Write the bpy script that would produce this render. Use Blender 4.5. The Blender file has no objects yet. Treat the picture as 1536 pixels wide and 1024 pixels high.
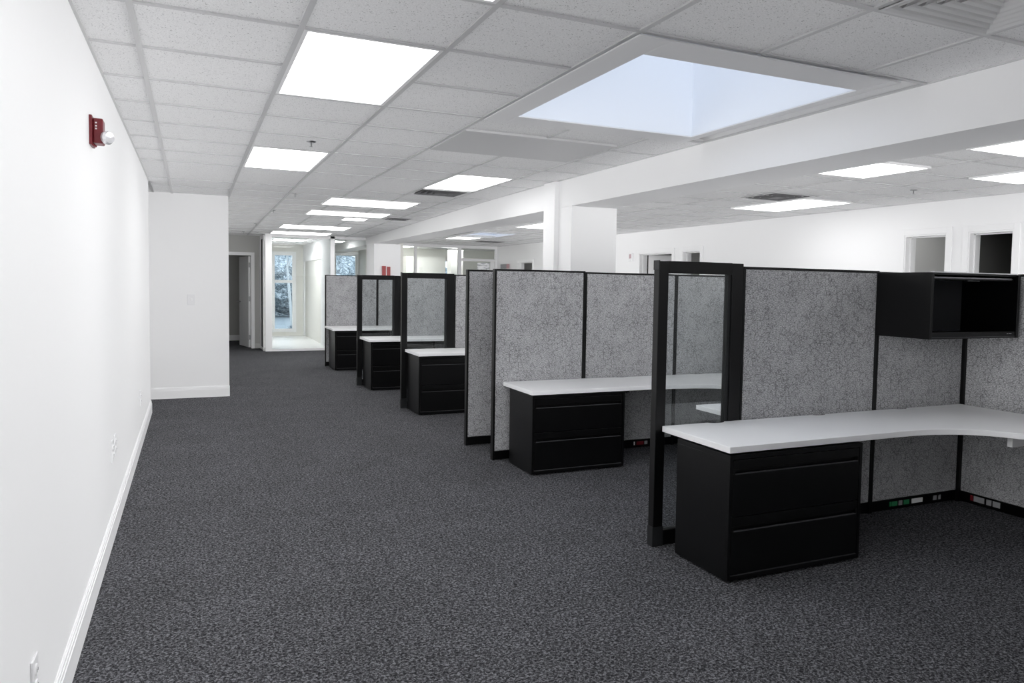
import bpy, bmesh, math, random
from mathutils import Matrix, Vector, noise
random.seed(7)
scene = bpy.context.scene
COL = scene.collection

# ------------------------------------------------------------------ materials
def new_mat(name):
    m = bpy.data.materials.new(name); m.use_nodes = True
    nt = m.node_tree; b = nt.nodes['Principled BSDF']
    return m, nt, b

def simple(name, col, rough=.5, metal=0., spec=.5, bump=None):
    m, nt, b = new_mat(name)
    b.inputs['Base Color'].default_value = (*col, 1)
    b.inputs['Roughness'].default_value = rough
    b.inputs['Metallic'].default_value = metal
    b.inputs['Specular IOR Level'].default_value = spec
    if bump:
        sc, st = bump
        tc = nt.nodes.new('ShaderNodeTexCoord'); n = nt.nodes.new('ShaderNodeTexNoise'); bp = nt.nodes.new('ShaderNodeBump')
        n.inputs['Scale'].default_value = sc; n.inputs['Detail'].default_value = 3
        bp.inputs['Strength'].default_value = st; bp.inputs['Distance'].default_value = .002
        nt.links.new(tc.outputs['Object'], n.inputs['Vector']); nt.links.new(n.outputs['Fac'], bp.inputs['Height'])
        nt.links.new(bp.outputs['Normal'], b.inputs['Normal'])
    return m

def emit(name, col, s):
    m, nt, b = new_mat(name)
    b.inputs['Base Color'].default_value = (.8, .8, .8, 1)
    b.inputs['Emission Color'].default_value = (*col, 1); b.inputs['Emission Strength'].default_value = s
    return m

def ramp(nt, fac, stops, interp='LINEAR'):
    r = nt.nodes.new('ShaderNodeValToRGB'); r.color_ramp.interpolation = interp
    el = r.color_ramp.elements
    while len(el) < len(stops): el.new(.5)
    for e, (p, c) in zip(el, stops):
        e.position = p; e.color = (*c, 1) if len(c) == 3 else c
    nt.links.new(fac, r.inputs['Fac']); return r.outputs['Color']

def mix(nt, a, b, f, mode='MIX'):
    n = nt.nodes.new('ShaderNodeMix'); n.data_type = 'RGBA'; n.blend_type = mode
    if isinstance(f, float): n.inputs[0].default_value = f
    else: nt.links.new(f, n.inputs[0])
    for s, v in ((6, a), (7, b)):
        if isinstance(v, tuple): n.inputs[s].default_value = (*v, 1)
        else: nt.links.new(v, n.inputs[s])
    return n.outputs[2]

M = {}
M['paint'] = simple('wall_paint', (.86, .86, .865), .55, spec=.3, bump=(180, .08))
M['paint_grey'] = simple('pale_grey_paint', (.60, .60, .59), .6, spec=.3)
M['paint_beige'] = simple('warm_beige_paint', (.76, .75, .71), .6, spec=.3)
M['paint_taupe'] = simple('taupe_paint', (.48, .48, .465), .6, spec=.3)
M['paint_dark'] = simple('unlit_room_paint', (.11, .11, .105), .7, spec=.2)  # darkness of the unlit rooms put into the wall colour
M['trim'] = simple('gloss_white_trim', (.86, .86, .865), .35)
M['tbar'] = simple('ceiling_grid_metal', (.60, .60, .605), .4)
M['black'] = simple('black_enamel', (.0012, .0012, .0014), .31, spec=.40, bump=(400, .15))
M['black_frame'] = simple('black_powder_coat', (.0022, .0022, .0024), .38, spec=.38)
M['charcoal'] = simple('charcoal_metal', (.016, .017, .018), .4, spec=.4)
M['pull'] = simple('pull_edge_metal', (.06, .06, .065), .3)
M['laminate'] = simple('white_laminate', (.93, .93, .94), .36, spec=.5)
M['laminate_edge'] = simple('laminate_edge', (.62, .62, .63), .5)
M['plate'] = simple('white_plastic', (.82, .82, .83), .3)
M['slot'] = simple('dark_slot', (.05, .05, .05), .6)
M['red'] = simple('dark_red_plastic', (.15, .012, .018), .35)
M['red2'] = simple('red_plastic', (.40, .10, .10), .4)
M['chrome'] = simple('bright_chrome', (.85, .85, .86), .12, metal=1)
M['steel'] = simple('brushed_steel', (.45, .45, .46), .3, metal=1)
M['vent'] = simple('vent_enamel', (.70, .70, .705), .45)
M['slat'] = simple('shaded_slat_enamel', (.16, .16, .165), .5)  # shade between the vent cones put into a darker slat colour
M['vent_dark'] = simple('vent_throat', (.04, .04, .04), .8)
M['alu'] = simple('pale_aluminium', (.70, .70, .71), .35, spec=.5)
M['light_strong'] = emit('bright_diffuser', (1, 1, 1), 9.)
M['light'] = emit('light_diffuser', (1, 1, 1), 3.1)
M['green'] = simple('green_label', (.03, .22, .09), .5)
M['greylabel'] = simple('grey_label', (.30, .30, .31), .5)
M['snow'] = simple('frosty_ground', (.15, .18, .20), .9)
M['bark'] = simple('pale_bark', (.28, .31, .33), .9)
M['shaft'] = simple('skylight_shaft_paint', (.80, .83, .88), .7, spec=.1)
M['whitefloor'] = simple('washed_out_floor', (.88, .88, .87), .35)  # carpet washed out by daylight and reflection, put into a white colour

def glass_mat(name, tint, rough=0.0, alpha=.06):
    # thin architectural glass: see-through with a fresnel reflection
    m = bpy.data.materials.new(name); m.use_nodes = True; nt = m.node_tree
    nt.nodes.clear()
    o = nt.nodes.new('ShaderNodeOutputMaterial'); mx = nt.nodes.new('ShaderNodeMixShader')
    t = nt.nodes.new('ShaderNodeBsdfTransparent'); g = nt.nodes.new('ShaderNodeBsdfGlossy'); f = nt.nodes.new('ShaderNodeFresnel')
    t.inputs['Color'].default_value = (*tint, 1); g.inputs['Roughness'].default_value = rough; f.inputs['IOR'].default_value = 1.5
    nt.links.new(f.outputs[0], mx.inputs[0]); nt.links.new(t.outputs[0], mx.inputs[1]); nt.links.new(g.outputs[0], mx.inputs[2])
    nt.links.new(mx.outputs[0], o.inputs['Surface'])
    return m
M['glass'] = glass_mat('clear_glass', (.93, .95, .95))
M['glass_dark'] = glass_mat('dark_glass', (.08, .08, .085))

def coords(nt, scale=(1, 1, 1)):
    tc = nt.nodes.new('ShaderNodeTexCoord'); mp = nt.nodes.new('ShaderNodeMapping')
    mp.inputs['Scale'].default_value = scale
    nt.links.new(tc.outputs['Object'], mp.inputs['Vector']); return mp.outputs['Vector']

def tex(nt, kind, vec, scale, **kw):
    n = nt.nodes.new('ShaderNodeTex' + kind)
    nt.links.new(vec, n.inputs['Vector']); n.inputs['Scale'].default_value = scale
    for k, v in kw.items():
        if k in ('feature', 'distance'): setattr(n, k, v)
        else: n.inputs[k].default_value = v
    return n

def make_carpet():
    m, nt, b = new_mat('charcoal_loop_carpet')
    v = coords(nt)
    n1 = tex(nt, 'Noise', v, 95, Detail=2.5, Roughness=.65, Distortion=.8)
    n2 = tex(nt, 'Noise', v, 2.2, Detail=3)
    c = ramp(nt, n1.outputs['Fac'], [(.37, (.010, .010, .012)), (.5, (.056, .056, .061)), (.63, (.20, .201, .215))])
    c2 = ramp(nt, n2.outputs['Fac'], [(.3, (.88, .88, .88)), (.7, (1.06, 1.06, 1.07))])
    nt.links.new(mix(nt, c, c2, 1., 'MULTIPLY'), b.inputs['Base Color'])
    bp = nt.nodes.new('ShaderNodeBump'); bp.inputs['Strength'].default_value = .7; bp.inputs['Distance'].default_value = .004
    nt.links.new(n1.outputs['Fac'], bp.inputs['Height']); nt.links.new(bp.outputs['Normal'], b.inputs['Normal'])
    b.inputs['Roughness'].default_value = .95; b.inputs['Specular IOR Level'].default_value = .15
    return m
M['carpet'] = make_carpet()

def make_fabric():
    m, nt, b = new_mat('grey_crackle_fabric')
    v = coords(nt)
    warp = tex(nt, 'Noise', v, 14, Detail=2)
    vm = nt.nodes.new('ShaderNodeVectorMath'); vm.operation = 'MULTIPLY_ADD'
    nt.links.new(warp.outputs['Color'], vm.inputs[0]); vm.inputs[1].default_value = (.05, .05, .05); nt.links.new(v, vm.inputs[2])
    cr = tex(nt, 'Voronoi', vm.outputs[0], 27, feature='DISTANCE_TO_EDGE')
    gate = tex(nt, 'Noise', v, 17, Detail=1)
    weave = tex(nt, 'Noise', coords(nt, (.75, .75, 2.0)), 115, Detail=2, Roughness=.7)
    cloud = tex(nt, 'Noise', v, 6, Detail=3)
    base = ramp(nt, weave.outputs['Fac'], [(.36, (.18, .18, .187)), (.64, (.52, .521, .534))])
    line = ramp(nt, cr.outputs['Distance'], [(.0, (.58, .58, .58)), (.085, (1, 1, 1))])
    g = ramp(nt, gate.outputs['Fac'], [(.42, (0, 0, 0)), (.5, (1, 1, 1))])
    base = mix(nt, base, line, g, 'MULTIPLY')
    cl = ramp(nt, cloud.outputs['Fac'], [(.3, (.90, .90, .90)), (.7, (1.08, 1.08, 1.08))])
    nt.links.new(mix(nt, base, cl, 1., 'MULTIPLY'), b.inputs['Base Color'])
    bp = nt.nodes.new('ShaderNodeBump'); bp.inputs['Strength'].default_value = .3; bp.inputs['Distance'].default_value = .002
    nt.links.new(weave.outputs['Fac'], bp.inputs['Height']); nt.links.new(bp.outputs['Normal'], b.inputs['Normal'])
    b.inputs['Roughness'].default_value = .95; b.inputs['Specular IOR Level'].default_value = .1
    return m
M['fabric'] = make_fabric()

def make_tile():
    m, nt, b = new_mat('mineral_fibre_ceiling_tile')
    v = coords(nt)
    vm = nt.nodes.new('ShaderNodeVectorMath'); vm.operation = 'MULTIPLY_ADD'
    w = tex(nt, 'Noise', v, 60, Detail=2)
    nt.links.new(w.outputs['Color'], vm.inputs[0]); vm.inputs[1].default_value = (.02, .02, .02); nt.links.new(v, vm.inputs[2])
    vo = tex(nt, 'Voronoi', vm.outputs[0], 105, feature='F1', Randomness=1.)
    gate = tex(nt, 'Noise', v, 55, Detail=1)
    n = tex(nt, 'Noise', v, 160, Detail=2)
    pit = ramp(nt, vo.outputs['Distance'], [(.17, (.45, .45, .45)), (.32, (1, 1, 1))])
    g = ramp(nt, gate.outputs['Fac'], [(.5, (0, 0, 0)), (.56, (1, 1, 1))])
    base = ramp(nt, n.outputs['Fac'], [(.35, (.78, .78, .785)), (.65, (.90, .90, .905))])
    nt.links.new(mix(nt, base, pit, g, 'MULTIPLY'), b.inputs['Base Color'])
    b.inputs['Roughness'].default_value = .9; b.inputs['Specular IOR Level'].default_value = .1
    return m
M['tile'] = make_tile()

def make_leaf():
    m, nt, b = new_mat('frosted_foliage')
    n = tex(nt, 'Noise', coords(nt), 9, Detail=5, Roughness=.8)
    nt.links.new(ramp(nt, n.outputs['Fac'], [(.40, (.035, .05, .06)), (.5, (.15, .19, .22)), (.60, (.42, .47, .51))]), b.inputs['Base Color'])
    b.inputs['Roughness'].default_value = .95
    return m
M['leaf'] = make_leaf()

# ------------------------------------------------------------------ mesh helpers
class MB:
    """collects boxes, prisms and tubes and links them as one mesh object"""
    def __init__(s): s.v = []; s.f = []
    def box(s, x0, x1, y0, y1, z0, z1):
        if x0 > x1: x0, x1 = x1, x0
        if y0 > y1: y0, y1 = y1, y0
        if z0 > z1: z0, z1 = z1, z0
        n = len(s.v)
        s.v += [(x0, y0, z0), (x1, y0, z0), (x1, y1, z0), (x0, y1, z0), (x0, y0, z1), (x1, y0, z1), (x1, y1, z1), (x0, y1, z1)]
        s.f += [[n + i for i in q] for q in ((0, 3, 2, 1), (4, 5, 6, 7), (0, 1, 5, 4), (1, 2, 6, 5), (2, 3, 7, 6), (3, 0, 4, 7))]
        return s
    def hexa(s, p):
        n = len(s.v); s.v += [tuple(q) for q in p]
        s.f += [[n + i for i in q] for q in ((0, 3, 2, 1), (4, 5, 6, 7), (0, 1, 5, 4), (1, 2, 6, 5), (2, 3, 7, 6), (3, 0, 4, 7))]
        return s
    def prism(s, poly, z0, z1):            # polygon in XY extruded in Z
        n = len(s.v); k = len(poly)
        s.v += [(x, y, z0) for x, y in poly] + [(x, y, z1) for x, y in poly]
        s.f += [[n + i for i in range(k)][::-1], [n + k + i for i in range(k)]]
        s.f += [[n + i, n + (i + 1) % k, n + k + (i + 1) % k, n + k + i] for i in range(k)]
        return s
    def tube(s, p0, p1, r0, r1=None, k=16):
        r1 = r0 if r1 is None else r1
        a, b = Vector(p0), Vector(p1); d = (b - a).normalized()
        u = d.orthogonal().normalized(); w = d.cross(u); n = len(s.v)
        for c, r in ((a, r0), (b, r1)):
            s.v += [tuple(c + u * r * math.cos(2 * math.pi * i / k) + w * r * math.sin(2 * math.pi * i / k)) for i in range(k)]
        s.f += [[n + i, n + (i + 1) % k, n + k + (i + 1) % k, n + k + i] for i in range(k)]
        s.f += [[n + i for i in range(k)][::-1], [n + k + i for i in range(k)]]
        return s
    def lathe(s, prof, c, axis=(0, 0, 1), k=20):   # prof: (radius, height along axis)
        d = Vector(axis).normalized(); u = d.orthogonal().normalized(); w = d.cross(u); c = Vector(c); n = len(s.v)
        for r, h in prof:
            s.v += [tuple(c + d * h + u * r * math.cos(2 * math.pi * i / k) + w * r * math.sin(2 * math.pi * i / k)) for i in range(k)]
        for j in range(len(prof) - 1):
            s.f += [[n + j * k + i, n + j * k + (i + 1) % k, n + (j + 1) * k + (i + 1) % k, n + (j + 1) * k + i] for i in range(k)]
        s.f += [[n + i for i in range(k)][::-1], [n + (len(prof) - 1) * k + i for i in range(k)]]
        return s
    def build(s, name, mat, parent=None, bevel=0, smooth=False, loc=None):
        me = bpy.data.meshes.new(name); me.from_pydata(s.v, [], s.f)
        bm = bmesh.new(); bm.from_mesh(me); bmesh.ops.recalc_face_normals(bm, faces=bm.faces); bm.to_mesh(me); bm.free()
        me.materials.append(mat)
        if smooth:
            for p in me.polygons: p.use_smooth = True
        o = bpy.data.objects.new(name, me); COL.objects.link(o)
        base = Vector((0, 0, 0))
        if parent is not None:
            o.parent = parent; base = Vector(parent['base'])
        if parent is None:
            c = loc if loc is not None else None
            if c is not None: base = Vector(c); o.location = base
        o['base'] = tuple(base)
        if base.length > 0: me.transform(Matrix.Translation(-base))
        if bevel:
            b = o.modifiers.new('bevel', 'BEVEL'); b.width = bevel; b.segments = 2; b.limit_method = 'ANGLE'; b.angle_limit = .7
        return o

def thing(name, label, cat, loc, group=None):
    o = bpy.data.objects.new(name, None); COL.objects.link(o)
    o.empty_display_size = .05
    o.location = loc; o['base'] = tuple(loc); o['label'] = label; o['category'] = cat
    if group: o['group'] = group
    return o
def tag(o, label, cat, group=None):
    o['label'] = label; o['category'] = cat
    if group: o['group'] = group
    return o
def struct(mb, name, mat, label=None, **k):
    o = mb.build(name, mat, **k); o['kind'] = 'structure'
    return o
def B(*a): return MB().box(*a)

# ------------------------------------------------------------------ main sizes (metres, floor z = 0)
CZ = 2.436                 # ceiling height
XL = -.405                 # left wall face
XB, XB2, ZB = 3.27, 3.70, 2.177   # beam faces and soffit
XR = 7.60                  # right wall face
def zc(Y): return CZ if Y < 8.18 else max(2.31, CZ - (Y - 8.18) * .0145)

# ------------------------------------------------------------------ setting: floor, walls
struct(B(-3.4, 12.2, -3.2, 23.4, -.08, 0), 'floor', M['carpet'])
struct(B(1.36, 3.95, 16.24, 20.5, .0, .012), 'floor', M['whitefloor'])

struct(B(XL - .15, XL, -.85, 9.1, 0, 2.9), 'wall_left', M['paint'])
struct(B(-3.25, .40, 10.1, 10.25, 0, 2.9), 'wall_end', M['paint'])
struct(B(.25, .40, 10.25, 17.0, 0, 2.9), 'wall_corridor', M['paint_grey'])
struct(B(-3.25, -3.1, 8.9, 10.1, 0, 2.9), 'wall_passage', M['paint'])
struct(B(-3.25, XL - .15, 8.95, 9.1, 0, 2.9), 'wall_passage', M['paint'])
struct(B(XL - .15, 7.75, -.60, -.45, 0, 2.9), 'wall_back', M['paint'])  # unseen wall, set close behind the camera to shade the desk undersides

# beam and columns of the arcade between the two bays
struct(B(XB, XB2, -.7, 20.5, ZB, 2.9), 'wall_beam', M['paint'])
struct(B(XB, 3.765, 6.60, 7.13, 0, ZB), 'wall_column', M['paint'], bevel=.004)
struct(B(XB - .05, XB + .02, 6.88, 7.14, 0, CZ), 'trim_1', M['trim'], bevel=.004)
struct(B(XB, 3.80, 15.40, 16.15, 0, ZB), 'wall_column', M['paint'], bevel=.004)

# right wall with its door openings
OPEN = [(5.13, 5.64, 2.070), (5.905, 6.465, 2.072), (10.50, 11.01, 2.035), (11.33, 12.43, 2.035), (17.45, 18.38, 1.99)]
w = MB(); y = -.7
for a, b, z in OPEN:
    w.box(XR, XR + .15, y, a, 0, 2.9); w.box(XR, XR + .15, a, b, z, 2.9); y = b
w.box(XR, XR + .15, y, 19.9, 0, 2.9)
struct(w, 'wall_right', M['paint'])

# far wall of the corridor with the open door
w = MB(); w.box(.25, .30, 17.0, 17.12, 0, 2.9).box(.30, 1.109, 17.0, 17.12, 1.927, 2.9).box(1.109, 1.29, 17.0, 17.12, 0, 2.9)
struct(w, 'wall_far', M['paint_taupe'])
# dark room beyond it
w = MB().box(.10, .22, 17.12, 19.3, 0, 2.5).box(1.12, 1.24, 17.12, 19.3, 0, 2.5).box(.1, 1.24, 19.3, 19.42, 0, 2.5).box(.1, 1.24, 17.12, 19.42, 2.5, 2.6)
struct(w, 'wall_store', M['paint_taupe'])
struct(B(.22, 1.12, 19.28, 19.3, 0, .13), 'baseboard_store', M['trim'])

# meeting room at the end: back wall with two window openings, side wall
WIN = [(1.845, 2.325, .16, 2.075), (3.345, 3.90, .16, 2.11)]
w = MB(); x = 1.24
for a, b, z0, z1 in WIN:
    w.box(x, a, 20.5, 20.68, 0, 2.9); w.box(a, b, 20.5, 20.68, 0, z0); w.box(a, b, 20.5, 20.68, z1, 2.9); x = b
w.box(x, 4.05, 20.5, 20.68, 0, 2.9)
struct(w, 'wall_meeting_room', M['paint_beige'])
struct(B(1.24, 1.36, 17.12, 20.5, 0, 2.9), 'wall_meeting_left', M['paint'])
# side wall with a wide recessed panel
w = MB().box(2.56, 2.66, 16.3, 17.55, 0, 2.9).box(2.56, 2.66, 17.55, 20.4, 1.90, 2.9).box(2.56, 2.66, 20.4, 20.5, 0, 2.9)
struct(w, 'wall_meeting_side', M['paint'])
struct(B(2.60, 2.64, 17.55, 20.4, 0, 1.90), 'door_6', M['paint_beige'])
struct(B(3.95, 4.05, 16.2, 20.5, 0, 2.9), 'wall_meeting_right', M['paint_beige'])
struct(B(4.05, 4.85, 19.9, 20.0, 0, 2.9), 'wall_bay_end', M['paint_grey'])

# glass office far right: back wall with two windows and wall blocks
w = MB(); x = 4.75
for a, b in ((5.47, 5.72), (6.88, 7.16)):
    w.box(x, a, 22.6, 22.8, 0, 2.9); w.box(a, b, 22.6, 22.8, 0, .5); w.box(a, b, 22.6, 22.8, 2.10, 2.9); x = b
w.box(x, 9.6, 22.6, 22.8, 0, 2.9)
struct(w, 'wall_office_back', M['paint_beige'])
struct(B(5.62, 6.80, 22.1, 22.6, 0, 2.17), 'wall_office_pier', M['paint_beige'])
struct(B(6.62, 6.98, 21.0, 21.35, 0, 2.36), 'wall_office_pier', M['paint_beige'])
struct(MB().box(4.75, 4.85, 19.9, 22.6, 0, 2.9).box(9.5, 9.6, 19.9, 22.6, 0, 2.9), 'wall_office_sides', M['paint_beige'])
struct(B(7.60, 9.6, 19.9, 20.0, 0, 2.9), 'wall_office_front', M['paint_grey'])

# rooms behind the doors of the right wall
def room(y0, y1, mat, depth=2.6, nm='wall_room'):
    x0 = XR + .15; x1 = x0 + depth
    m = MB().box(x0, x1 + .1, y0 - .1, y0, 0, 2.5).box(x0, x1 + .1, y1, y1 + .1, 0, 2.5).box(x1, x1 + .1, y0, y1, 0, 2.5).box(x0, x1 + .1, y0 - .1, y1 + .1, 2.5, 2.6)
    return struct(m, nm, mat)
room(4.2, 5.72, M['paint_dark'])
room(5.84, 7.6, M['paint_grey'])
room(9.5, 11.10, M['paint_taupe'])
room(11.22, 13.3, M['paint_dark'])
room(17.0, 19.2, M['paint_grey'])

# roof slab over the tiles (opening only for the skylights)
SK1 = (1.775, 3.03, 2.91, 4.33); SK2 = (5.15, 5.95, 14.5, 15.9)
RS1, RS2 = SK1, SK2
SK1 = (1.73, 3.075, 2.865, 4.375); SK2 = (5.105, 5.995, 14.455, 15.945)
r = MB(); r.box(-3.4, 12.2, -3.3, SK1[2], 2.9, 3.0)
r.box(-3.4, SK1[0], SK1[2], SK1[3], 2.9, 3.0); r.box(SK1[1], 12.2, SK1[2], SK1[3], 2.9, 3.0)
r.box(-3.4, 12.2, SK1[3], SK2[2], 2.9, 3.0); r.box(-3.4, SK2[0], SK2[2], SK2[3], 2.9, 3.0); r.box(SK2[1], 12.2, SK2[2], SK2[3], 2.9, 3.0)
r.box(-3.4, 12.2, SK2[3], 23.0, 2.9, 3.0)
struct(r, 'ceiling_roof', M['paint_grey'])

# ------------------------------------------------------------------ ceilings: tiles and grid bars
S = .6096
def ceiling(name, xs, ys, owner, zf, tname):
    """xs, ys grid lines; owner(i, j) -> None for tile, or a key of the fitting filling the cell"""
    t = MB(); g = MB(); nx, ny = len(xs) - 1, len(ys) - 1; h = .012
    own = {(i, j): owner(i, j) for i in range(nx) for j in range(ny)}
    for (i, j), k in own.items():
        if k is None:
            x0, x1, y0, y1 = xs[i], xs[i + 1], ys[j], ys[j + 1]; a, b = zf(y0), zf(y1)
            t.hexa([(x0, y0, a + .007), (x1, y0, a + .007), (x1, y1, b + .007), (x0, y1, b + .007), (x0, y0, a + .03), (x1, y0, a + .03), (x1, y1, b + .03), (x0, y1, b + .03)])
    for i in range(nx + 1):            # bars running along Y
        for j in range(ny):
            l, rr = own.get((i - 1, j), 'wall'), own.get((i, j), 'wall')
            if l == rr and l is not None: continue
            a, b = zf(ys[j]), zf(ys[j + 1]); x = xs[i]
            g.hexa([(x - h, ys[j], a), (x + h, ys[j], a), (x + h, ys[j + 1], b), (x - h, ys[j + 1], b), (x - h, ys[j], a + .012), (x + h, ys[j], a + .012), (x + h, ys[j + 1], b + .012), (x - h, ys[j + 1], b + .012)])
    for j in range(ny + 1):
        for i in range(nx):
            l, rr = own.get((i, j - 1), 'wall'), own.get((i, j), 'wall')
            if l == rr and l is not None: continue
            z = zf(ys[j]) + .0005; y = ys[j]
            g.box(xs[i] + h, xs[i + 1] - h, y - h, y + h, z, z + .012)
    struct(t, name, M['tile']); struct(g, tname, M['tbar'])

GX = [XL] + [-.2033 + S * k for k in range(0, 6)] + [XB]
GY = [-.7] + [3.303 + S * k for k in range(-6, 8)]
GY += [8.18 + S * k for k in range(1, 22)]
FIT = {}          # (i, j) cells filled by fittings
def fill(x0, x1, y0, y1, key):
    for i in range(len(GX) - 1):
        for j in range(len(GY) - 1):
            cx, cy = (GX[i] + GX[i + 1]) / 2, (GY[j] + GY[j + 1]) / 2
            if x0 < cx < x1 and y0 < cy < y1: FIT[(i, j)] = key
c0, c1, c2, c3, c4, c5 = [-.2033 + S * k for k in range(6)]
fill(c1, c2, 3.30, 4.53, 'L1'); fill(c1, c2, 6.35, 7.58, 'L2'); fill(c4, c5, 6.95, 8.19, 'L3')
fill(c1, c2, 1.474, 2.70, 'L0'); fill(c4, c5, 1.474, 2.09, 'V1'); fill(c4, c5, 8.17, 8.80, 'V2')
fill(c3, XB, 2.69, 4.53, 'SK')
ceiling('ceiling', GX, GY, lambda i, j: FIT.get((i, j)), zc, 'trim_2')
# hall recess ceiling at the left
RX = [-3.1] + [-2.6417 + S * k for k in range(4)] + [XL]
ceiling('ceiling', RX, [9.1, 9.4, 10.1], lambda i, j: None, zc, 'trim_3')
# right bay
PX = [XB2, 4.05, 4.77, 5.485, 6.2, 6.915, XR]
PY = [4.73 - .645 * k for k in range(8, 0, -1)] + [4.73 + .645 * k for k in range(24)]
PY = [-.7] + [y for y in PY if -.6 < y < 19.8] + [19.9]
def rfit(i, j):
    cx, cy = (PX[i] + PX[i + 1]) / 2, (PY[j] + PY[j + 1]) / 2
    if 5.0 < cx < 6.2 and 14.4 < cy < 16.0: return 'SK2'
    return None
ceiling('ceiling', PX, PY, rfit, lambda y: CZ, 'trim_4')
# plaster ceilings of the far rooms
struct(B(4.85, 9.5, 19.98, 22.6, 2.43, 2.47), 'ceiling_office', M['paint'])
struct(B(3.7, 3.95, 16.3, 20.5, 2.43, 2.47), 'ceiling_meeting', M['paint'])

# ------------------------------------------------------------------ baseboards
def bb_profile_x(m, x, y0, y1, s=1, h=.135):     # runs along Y, sticks out towards +s in X
    m.box(x, x + s * .014, y0, y1, 0, h - .035); m.box(x, x + s * .011, y0, y1, h - .035, h - .018); m.box(x, x + s * .008, y0, y1, h - .018, h - .006); m.box(x, x + s * .004, y0, y1, h - .006, h)
def bb_profile_y(m, y, x0, x1, h=.13):
    m.box(x0, x1, y - .014, y, 0, h - .035); m.box(x0, x1, y - .011, y, h - .035, h - .018); m.box(x0, x1, y - .008, y, h - .018, h - .006); m.box(x0, x1, y - .004, y, h - .006, h)
m = MB(); bb_profile_x(m, XL, -.7, 9.1); struct(m, 'baseboard_left', M['trim'])
m = MB(); bb_profile_y(m, 10.1, -3.1, .404); struct(m, 'baseboard_end', M['trim'])
m = MB(); m.box(1.17, 1.28, 16.985, 17.0, 0, .10); struct(m, 'baseboard_far', M['paint_grey'])
m = MB(); y = -.7
for a, b, z in OPEN:
    bb_profile_x(m, XR, y, a - .07, -1, .12); y = b + .07
bb_profile_x(m, XR, y, 19.9, -1, .12); struct(m, 'baseboard_right', M['trim'])
m = MB(); bb_profile_y(m, 20.5, 1.36, 2.56, .11); struct(m, 'baseboard_meeting', M['paint_beige'])

# ------------------------------------------------------------------ door casings on the right wall
def casing(a, b, z, n, tw=.066):
    m = MB()
    m.box(XR - .018, XR, a - tw, a, 0, z + tw); m.box(XR - .018, XR, b, b + tw, 0, z + tw); m.box(XR - .018, XR, a, b, z, z + tw)
    m.box(XR - .010, XR + .16, a, a + .018, 0, z); m.box(XR - .010, XR + .16, b - .018, b, 0, z); m.box(XR - .010, XR + .16, a + .018, b - .018, z - .018, z)
    m.box(XR + .06, XR + .10, a + .018, a + .032, 0, z - .018); m.box(XR + .06, XR + .10, b - .032, b - .018, 0, z - .018); m.box(XR + .06, XR + .10, a + .018, b - .018, z - .032, z - .018)
    return struct(m, 'door_%d' % n, M['trim'], bevel=.002)
for n, (a, b, z) in enumerate(OPEN): casing(a, b, z, n + 1)
# door leaf ajar inside the widest opening
d = thing('door_leaf', 'white door leaf standing open inside the dark doorway left of the near glazed panel', 'door', (7.78, 12.40, 0))
MB().hexa([(7.76, 12.37, .01), (7.79, 12.40, .01), (8.42, 12.02, .01), (8.40, 11.99, .01), (7.76, 12.37, 2.01), (7.79, 12.40, 2.01), (8.42, 12.02, 2.01), (8.40, 11.99, 2.01)]).build('leaf_panel', M['trim'], d)
for z in (.25, 1.0, 1.78):
    MB().tube((7.752, 12.385, z - .05), (7.752, 12.385, z + .05), .009).build('hinge', M['slot'], d)
o = MB().box(9.0, 9.5, 11.7, 12.1, 2.40, 2.47).build('ceiling_lamp', M['light'], loc=(9.2, 11.9, 2.43))
tag(o, 'small lit ceiling lamp glimpsed inside the dark doorway above the near glazed panel', 'ceiling light')
o = MB().box(8.6, 9.2, 6.2, 7.2, 2.46, 2.49).build('ceiling_lamp', emit('dim_diffuser', (1, 1, 1), 2.2), loc=(8.9, 6.7, 2.47))
tag(o, 'dim ceiling lamp inside the grey room behind the left doorway above the overhead bin', 'ceiling light')

# thermostat-like control on the right wall
t = thing('wall_control', 'small pale control box on right wall beside the dark doorway near the column', 'wall control', (XR, 12.72, 1.97))
B(XR - .03, XR, 12.66, 12.79, 1.89, 2.05).build('housing', M['plate'], t, bevel=.004)
B(XR - .034, XR - .03, 12.69, 12.76, 1.95, 2.03).build('label', simple('pinkish_label', (.5, .36, .38), .5), t)

# ------------------------------------------------------------------ corridor door (far end)
m = MB().box(1.109, 1.161, 16.98, 17.0, 0, 1.975).box(.30, 1.109, 16.98, 17.0, 1.927, 1.975).box(1.095, 1.109, 16.99, 17.14, 0, 1.927).box(.30, 1.095, 16.99, 17.14, 1.913, 1.927)
struct(m, 'door_7', M['trim'])
d = thing('corridor_door', 'white door standing open at the far end of the corridor beyond the end wall', 'door', (1.08, 17.16, 0))
MB().hexa([(1.055, 17.16, .01), (1.095, 17.16, .01), (.955, 17.90, .01), (.915, 17.90, .01), (1.055, 17.16, 1.90), (1.095, 17.16, 1.90), (.955, 17.90, 1.90), (.915, 17.90, 1.90)]).build('leaf_panel', M['trim'], d)
MB().tube((.955, 17.80, .95), (.86, 17.79, .95), .014).tube((.86, 17.79, .95), (.86, 17.68, .95), .011).build('handle', M['steel'], d)
for z in (.22, 1.02, 1.72): B(1.06, 1.085, 17.135, 17.16, z - .05, z + .05).build('hinge', M['steel'], d)

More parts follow.
